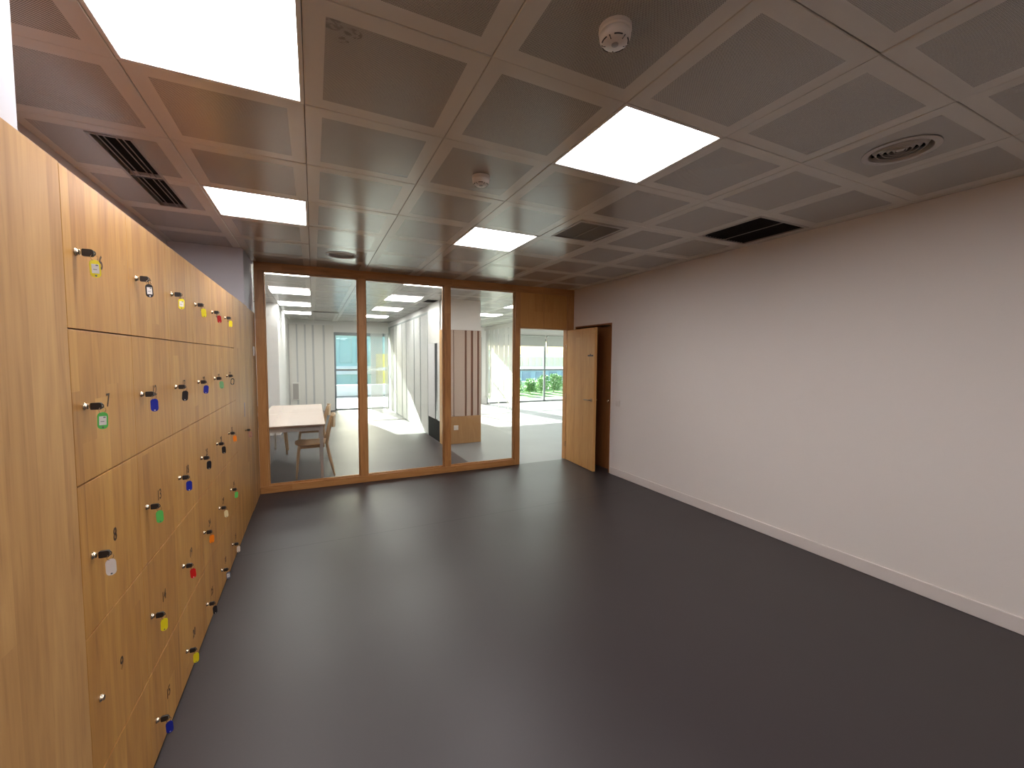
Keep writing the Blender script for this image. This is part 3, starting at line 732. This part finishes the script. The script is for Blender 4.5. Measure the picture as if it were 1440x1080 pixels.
# side face of the core
t = thing('core_corner_panel', 'light oak corner strip of the column seen through the middle pane', 'wood panel', (CX0, CY0+.03, 0))
b = MB(); b.box(0, .028, 0, .18, 0, 2.08, b=.002); b.build('panel', M['clad_wood'], t)
t = thing('perforated_niche', 'white perforated panels with a black slot over a black base, seen through the middle pane', 'screen', (CX0, 7.47, 0))
b = MB(); b.box(.012, .028, 0, .86, 0, .40); b.build('base', M['black_matt'], t)
b = MB(); b.box(.018, .028, 0, .86, .40, 1.85); b.build('backing', M['black'], t)
for a, c_ in ((.0,.16), (.36,.86)):
    b = MB(); b.box(.006, .012, a, c_, .40, 1.85); b.build('panel', M['perf_core'], t)
b = MB(); b.box(.006, .028, 0, .86, 1.85, HC); b.build('upper_panel', M['white_metal'], t)
t = thing('core_cladding', 'white vertical wall panels along the side of the core, farthest back', 'wall panels', (CX0, 8.34, 0))
b = MB(); b.box(.018, .028, 0, 4.93, .0, 2.5); b.build('backing', simple('pale_backing', (.36,.40,.39), .5), t)
y = 0
for wd in (.66, .62, .9, .55, .8, .45, .55):
    b = MB(); b.box(.004, .010, y+.02, y+wd-.05, .03, 2.45); b.build('panel', M['perf_y'], t); y += wd
# right perforated screen
t = thing('perforated_side_screen', 'pale perforated vertical panels at right in the far room, behind the right pane', 'screen', (5.3, 10.97, 0))
y = 0
for k, wd in enumerate((.42, .30, .46, .34, .40, .34)):
    b = MB(); b.box(0, .012, y, y+wd-.05, .27, 2.5); b.build('panel', M['perf_y'], t); y += wd
b = MB(); b.box(-.01, .03, 0, 2.3, 2.5, HC-.002); b.build('head_rail', M['white_metal'], t)
b = MB()
for yy in (.4, 1.1, 1.9): b.box(-.004, .022, yy-.012, yy+.012, 0, .27)
b.box(-.004, .022, 0, 2.3, .25, .268)
b.build('foot', M['white_metal'], t)

# facade
wf = MB()
wf.box(-.62, .56, YF, YF+.15, 0, HC+.14); wf.box(.56, CX0+.03, YF, YF+.15, 2.31, HC+.14); wf.box(CX0+.03, CX1, YF, YF+.15, 0, HC+.14)
wf.box(CX1, X2, YF, YF+.15, 2.29, HC+.14); wf.box(5.2, 5.4, YF, YF+.15, 0, 2.29)
struct('wall_facade', wf, M['wall_white'])
def glazed(n, x0, x1, z1, muls, rails, label):
    wr = sroot('window_%d' % n, label, (x0, YF+.06, 0))
    b = MB(); w_ = .03
    b.box(0, .05, -w_, w_, 0, z1, b=.003); b.box(x1-x0-.03, x1-x0, -w_, w_, 0, z1, b=.003)
    b.box(.05, x1-x0-.05, -w_, w_, z1-.09, z1, b=.003); b.box(.05, x1-x0-.05, -w_, w_, 0, .045, b=.003)
    for m_ in muls: b.box(m_-x0-.035, m_-x0+.035, -w_, w_, .045, z1-.09, b=.003)
    b.build('window_frame', M['alu'], wr)
    b = MB()
    for r in rails: b.box(.05, x1-x0-.05, -.025, .025, r-.03, r+.03, b=.003)
    b.build('crossbar', M['alu'], wr)
    b = MB(); b.box(.05, x1-x0-.05, -.004, .004, .045, z1-.09); b.build('glass_pane', M['glass2'], wr)
glazed(4, .56, CX0+.03, 2.31, (), (1.20,), 'tall far window seen through the left and middle panes')
glazed(5, CX1, 5.2, 2.29, (3.6, 4.4), (1.18,), 'far window behind the wooden column')
glazed(6, 5.4, X2, 2.29, (6.6-.0, 7.71, 9.0, 10.2), (1.17,), 'far windows seen through the open door')
# striped panels left of the far window and perforated screen in front of it
t = thing('striped_wall_panels', 'white vertical wall panels with grey joints at the far left', 'wall panels', (-.62, YF, 0))
xs = -.58+.62
b = MB(); b.box(.0, 1.17, -.012, -.002, .01, 2.50); b.build('backing', simple('joint_grey', (.56,.56,.56), .6), t)
for a, wd in ((.02,.17), (.23,.17), (.44,.16), (.65,.23), (.93,.24)):
    b = MB(); b.box(a, a+wd, -.028, -.012, .012, 2.50, b=.003); b.build('panel', M['white_metal'], t)
t = thing('meter_cabinet', 'small white framed box low on the far left wall panels', 'wall box', (-.56, YF-.03, .35))
b = MB(); b.box(0, .2, -.05, 0, 0, .5, b=.004); b.build('frame', M['white_metal'], t)
b = MB(); b.box(.03, .17, -.056, -.05, .03, .47, b=.002); b.build('door', M['vent_light'], t)
t = thing('perforated_window_screen', 'white perforated strips hanging before the far window behind the middle pane', 'screen', (1.50, YF-.25, 0))
for a, c_ in ((.05,.40), (.46,.56)):
    b = MB(); b.box(a, c_, -.004, .004, .0, 2.50); b.build('strip', M['perf_x'], t)
b = MB(); b.box(-.02, .56, -.02, .02, 2.50, HC-.002); b.build('head_rail', M['white_metal'], t)
# roller blinds
t = thing('roller_blind', 'grey roller blind pulled partly down at the window seen through the open door', 'blind', (5.42, YF-.03, 2.03))
b = MB(); b.box(0, 2.26, -.004, .004, 0, .34); b.build('fabric', M['blind'], t)
b = MB(); b.lathe([(.03,0),(.03,2.26)], 16, M=Matrix.Translation((0, -.0, .36)) @ Matrix.Rotation(PI/2, 4, 'Y')); b.build('roller', M['blind'], t)
b = MB(); b.box(0, 2.26, -.008, .008, -.02, 0, b=.002); b.build('bottom_bar', M['white_metal'], t)
b = MB(); b.tube([(2.29, -.02, .3), (2.33, -.025, -.05), (2.35, -.02, -.25)], .012, 8); b.build('pull_cord', M['white_plastic'], t)
t2 = clone(t); t2.location.x = 7.75; t2['label'] = 'grey roller blind right of the first, mostly hidden by the open door'; 
t['group'] = t2['group'] = 'roller blinds at the far windows'

# tables
def table(x, y, lx, ly, label):
    t = thing('white_table', label, 'table', (x, y, 0), 0, 'white tables in the far room')
    b = MB(); b.box(0, lx, 0, ly, .722, .740, b=.002); tp = b.build('tabletop', simple('pale_laminate', (.74,.62,.55), .22, noise=.01), t)
    b = MB(); b.box(-.0012, lx+.0012, -.0012, ly+.0012, .718, .7215); e = b.build('edge_band', M['core_wood'], tp)
    b = MB()
    b.box(.06, lx-.06, .05, .07, .655, .718); b.box(.06, lx-.06, ly-.07, ly-.05, .655, .718); b.box(.05, .07, .07, ly-.07, .655, .718); b.box(lx-.07, lx-.05, .07, ly-.07, .655, .718)
    b.build('apron', M['white_metal'], t)
    for px in (.045, lx-.045):
        for py in (.045, ly-.045):
            b = MB(); b.box(-.022, .022, -.022, .022, .66, .718, b=.002); 
            vs = [(sx*.022, sy*.022, .66) for sx, sy in ((-1,-1),(1,-1),(1,1),(-1,1))]+[(sx*.014, sy*.014, 0) for sx, sy in ((-1,-1),(1,-1),(1,1),(-1,1))]
            b.add(vs, [(0,1,2,3), (7,6,5,4), (0,4,5,1), (1,5,6,2), (2,6,7,3), (3,7,4,0)])
            l = b.build('leg', M['white_metal'], t); l.location = (px, py, 0)
    return t
table(-.655, 5.66, .775, 1.22, 'white table with tan edge right behind the left glass pane')
table(-.655, 6.89, .775, 1.22, 'second white table farther back behind the left glass pane')

# chair (faces -X)
def chair(loc, rz, label):
    t = thing('wooden_chair', label, 'chair', loc, rz, 'wooden chairs at the white tables')
    b = MB(); n = 28; top = []; 
    def prof(s, z):
        o = []
        for k in range(n):
            a = 2*PI*k/n; ex = .58
            x = .205*math.copysign(abs(math.cos(a))**ex, math.cos(a)); y = (.20+.012*(-x/.2))*math.copysign(abs(math.sin(a))**ex, math.sin(a))
            o.append((x*s, y*s, z+(.010*((x/.205)**2)*s)))
        return o
    rings = [prof(.96,.425), prof(1.0,.432), prof(1.0,.440), prof(.95,.446), prof(.6,.440), prof(.2,.437)]
    vs = [p for r in rings for p in r]; fs = []
    for k in range(len(rings)-1):
        for i in range(n): j = (i+1) % n; fs.append((k*n+i, k*n+j, (k+1)*n+j, (k+1)*n+i))
    fs.append(tuple(range(n))[::-1]); fs.append(tuple((len(rings)-1)*n+i for i in range(n)))
    b.add(vs, fs, 0, None, True); b.build('seat', M['chair_wood'], t)
    b = MB(); b.box(-.15, .15, -.15, -.13, .385, .426, b=.003); b.box(-.15, .15, .13, .15, .385, .426, b=.003); b.box(-.15, -.13, -.13, .13, .385, .426, b=.003); b.box(.13, .15, -.13, .13, .385, .426, b=.003)
    b.build('seat_frame', M['chair_wood'], t)
    for s in (-1, 1):
        b = MB(); b.tube([(-.15, s*.145, .43), (-.165, s*.155, .3), (-.19, s*.175, 0)], [.019,.018,.011], 10); b.build('leg', M['chair_wood'], t)
        b = MB(); b.tube([(.265, s*.185, 0), (.20, s*.168, .28), (.175, s*.165, .44), (.205, s*.172, .60), (.245, s*.18, .76)], [.011,.018,.020,.017,.013], 10); b.build('leg', M['chair_wood'], t)
    b = MB(); N = 12; vs = []; fs = []
    for k in range(N+1):
        u = -1+2*k/N; y = u*.205; x0 = .245+.035*(1-u*u)
        for (dx, z) in ((-.008,.655), (.008,.655), (.016,.80), (.0,.80)): vs.append((x0+dx, y, z+.012*(1-u*u)*(1 if z > .7 else -1)))
    for k in range(N):
        for i in range(4): j = (i+1) % 4; fs.append((k*4+i, k*4+j, k*4+4+j, k*4+4+i))
    fs.append((3,2,1,0)); fs.append(tuple(N*4+i for i in range(4)))
    b.add(vs, fs, 0, None, True); b.build('backrest', M['chair_wood'], t)
    return t
ch = chair((-.035, 6.12, 0), 0, 'light wooden chair at the right side of the nearest white table')
c2 = clone(ch); c2.location = (-.05, 7.35, 0); c2['label'] = 'light wooden chair at the right side of the second white table, half hidden'
c3 = clone(ch); c3.location = (-.60, 7.72, 0); c3.rotation_euler = (0,0,PI); c3['label'] = 'light wooden chair at the left of the second white table, only its legs seen'

# ------------------------------------------------------------------ outside
g = MB(); g.box(-14, 30, YF+.15, 19.5, -.25, -.04); struct('terrace', g, simple('terrace_stone', (.24,.235,.22), .8, noise=.06, nscale=2), 'pale terrace outside the far windows')
g = MB(); g.box(4, 28, 15.2, 18.55, -.04, -.02); tag(g.build('lawn', simple('lawn_green', (.22,.36,.13), .9, noise=.5, nscale=9)), 'strip of grass around the terrace shrubs', 'lawn', kind='stuff')
t = thing('terrace_parapet', 'low white parapet wall behind the shrubs outside', 'parapet', (0, 18.6, 0))
b = MB(); b.box(-10, 28, 0, .25, -.04, .42, b=.02); b.build('wall', M['wall_white'], t)
M['leaf'] = simple('leaf_green', (.16,.32,.10), .6, noise=.5, nscale=6)
M['leaf2'] = simple('leaf_pale', (.30,.45,.20), .6, noise=.4, nscale=6)
def shrub(x, y, h, r, mat, label, seed):
    rnd = random.Random(seed); t = thing('terrace_shrub', label, 'shrub', (x, y, -.018), 0, 'shrubs on the terrace')
    b = MB()
    for k in range(1300):
        a = rnd.uniform(0, 2*PI); q = rnd.random()**.5; zz = rnd.random()
        rr = r*q*(1-.45*zz); p = Vector((rr*math.cos(a), rr*math.sin(a), .12+h*zz))
        s = rnd.uniform(.04, .085); Q = Matrix.Translation(p) @ Matrix.Rotation(rnd.uniform(0, 6), 4, 'Z') @ Matrix.Rotation(rnd.uniform(-1.2, 1.2), 4, 'X')
        b.add([(0,0,0), (s*.35,s*.5,.004), (0,s*1.2,0), (-s*.35,s*.5,.004)], [(0,1,2,3)], 0, Q)
    b.build('foliage', mat, t)
    b = MB()
    for k in range(6):
        a = rnd.uniform(0, 2*PI); b.tube([(0,0,.010), (r*.3*math.cos(a), r*.3*math.sin(a), h*.5), (r*.5*math.cos(a), r*.5*math.sin(a), h*.9)], [.008,.006,.002], 5)
    b.build('stem', simple('stem%d' % seed, (.15,.10,.05), .8), t)
k = 0
xx = 6.6
while xx < 12.4:
    h = (.62, .50, .70, .45, .58, .74, .52)[k % 7]
    shrub(xx, 16.6+.2*math.sin(k*1.7), h, .33, M['leaf'] if k % 2 else M['leaf2'], '%s terrace shrub, %s from the left in the row outside' % (('dark green' if k % 2 else 'pale green'), ['first','second','third','fourth','fifth','sixth','seventh','eighth','ninth','tenth'][k]), 40+k); xx += .72; k += 1
for q in range(8):
    shrub(7.9+.78*q, 17.75, .58+.1*math.sin(q*2.3), .36, M['leaf2'] if q % 3 else M['leaf'], 'terrace shrub of the back row, %s from the left' % ['first','second','third','fourth','fifth','sixth','seventh','eighth'][q], 80+q)
def building(name, label, x0, x1, y0, y1, z0, z1, col, bands=(), wins=None, bandcol=(.85,.86,.84), wincol=(.25,.42,.42)):
    t = thing(name, label, 'building', ((x0+x1)/2, (y0+y1)/2, z0)); cx, cy = (x0+x1)/2, (y0+y1)/2
    b = MB(); b.box(x0-cx, x1-cx, y0-cy, y1-cy, 0, z1-z0); b.build('wall', simple(name+'_render', col, .8, noise=.03, nscale=1), t)
    for (a, c_) in bands:
        b = MB(); b.box(x0-cx-.05, x1-cx+.05, y0-cy-.12, y0-cy, a-z0, c_-z0); b.build('ledge', simple(name+'_ledge', bandcol, .8), t)
    if wins:
        n, za, zb, gap = wins
        wd = (x1-x0)/n
        for q in range(n):
            b = MB(); b.box(x0-cx+wd*q+wd*gap, x0-cx+wd*(q+1)-wd*gap, y0-cy-.04, y0-cy, za-z0, zb-z0); b.build('window', simple(name+'_win', wincol, .3), t)
    return t
building('teal_glass_building', 'pale teal building with white bands outside the left far window', -6, 5.0, 27, 33, -9, 3.6, (.42,.60,.58), ((.55,1.05), (-1.6,-1.1), (2.9,3.4)), (12, 1.25, 2.7, .12))
building('yellow_tower', 'narrow yellow sunlit building outside the far window', 3.46, 4.16, 25.6, 26.6, -9, 1.80, (.88,.70,.10), ((.9,1.0),), None)
building('beige_building', 'beige building with vertical ribs outside the window in the doorway', 14, 34, 40, 46, -9, 1.95, (.52,.46,.32), ((1.75,2.0), (.55,.75)), (26, .8, 1.7, .28), (.85,.84,.80), (.50,.46,.34))
building('glass_annex', 'low pale blue glazed building beyond the parapet', 10, 30, 30, 34, -9, .70, (.50,.68,.70), ((.62,.72),), (16, -.4, .5, .2), (.85,.88,.9), (.30,.42,.48))
building('distant_block', 'small teal block on the skyline outside the window', 23.6, 25.2, 60, 63, -9, 2.9, (.35,.62,.52), ((2.2,2.3),), None)
building('distant_grey_block', 'grey rounded block on the skyline at the left of the doorway window', 19.5, 20.6, 55, 58, -9, 3.0, (.42,.44,.45), (), None)
g = MB(); g.box(-60, 90, 19.5, 140, -9.2, -9); struct('ground', g, simple('street', (.35,.34,.32), .9, noise=.05, nscale=.5))
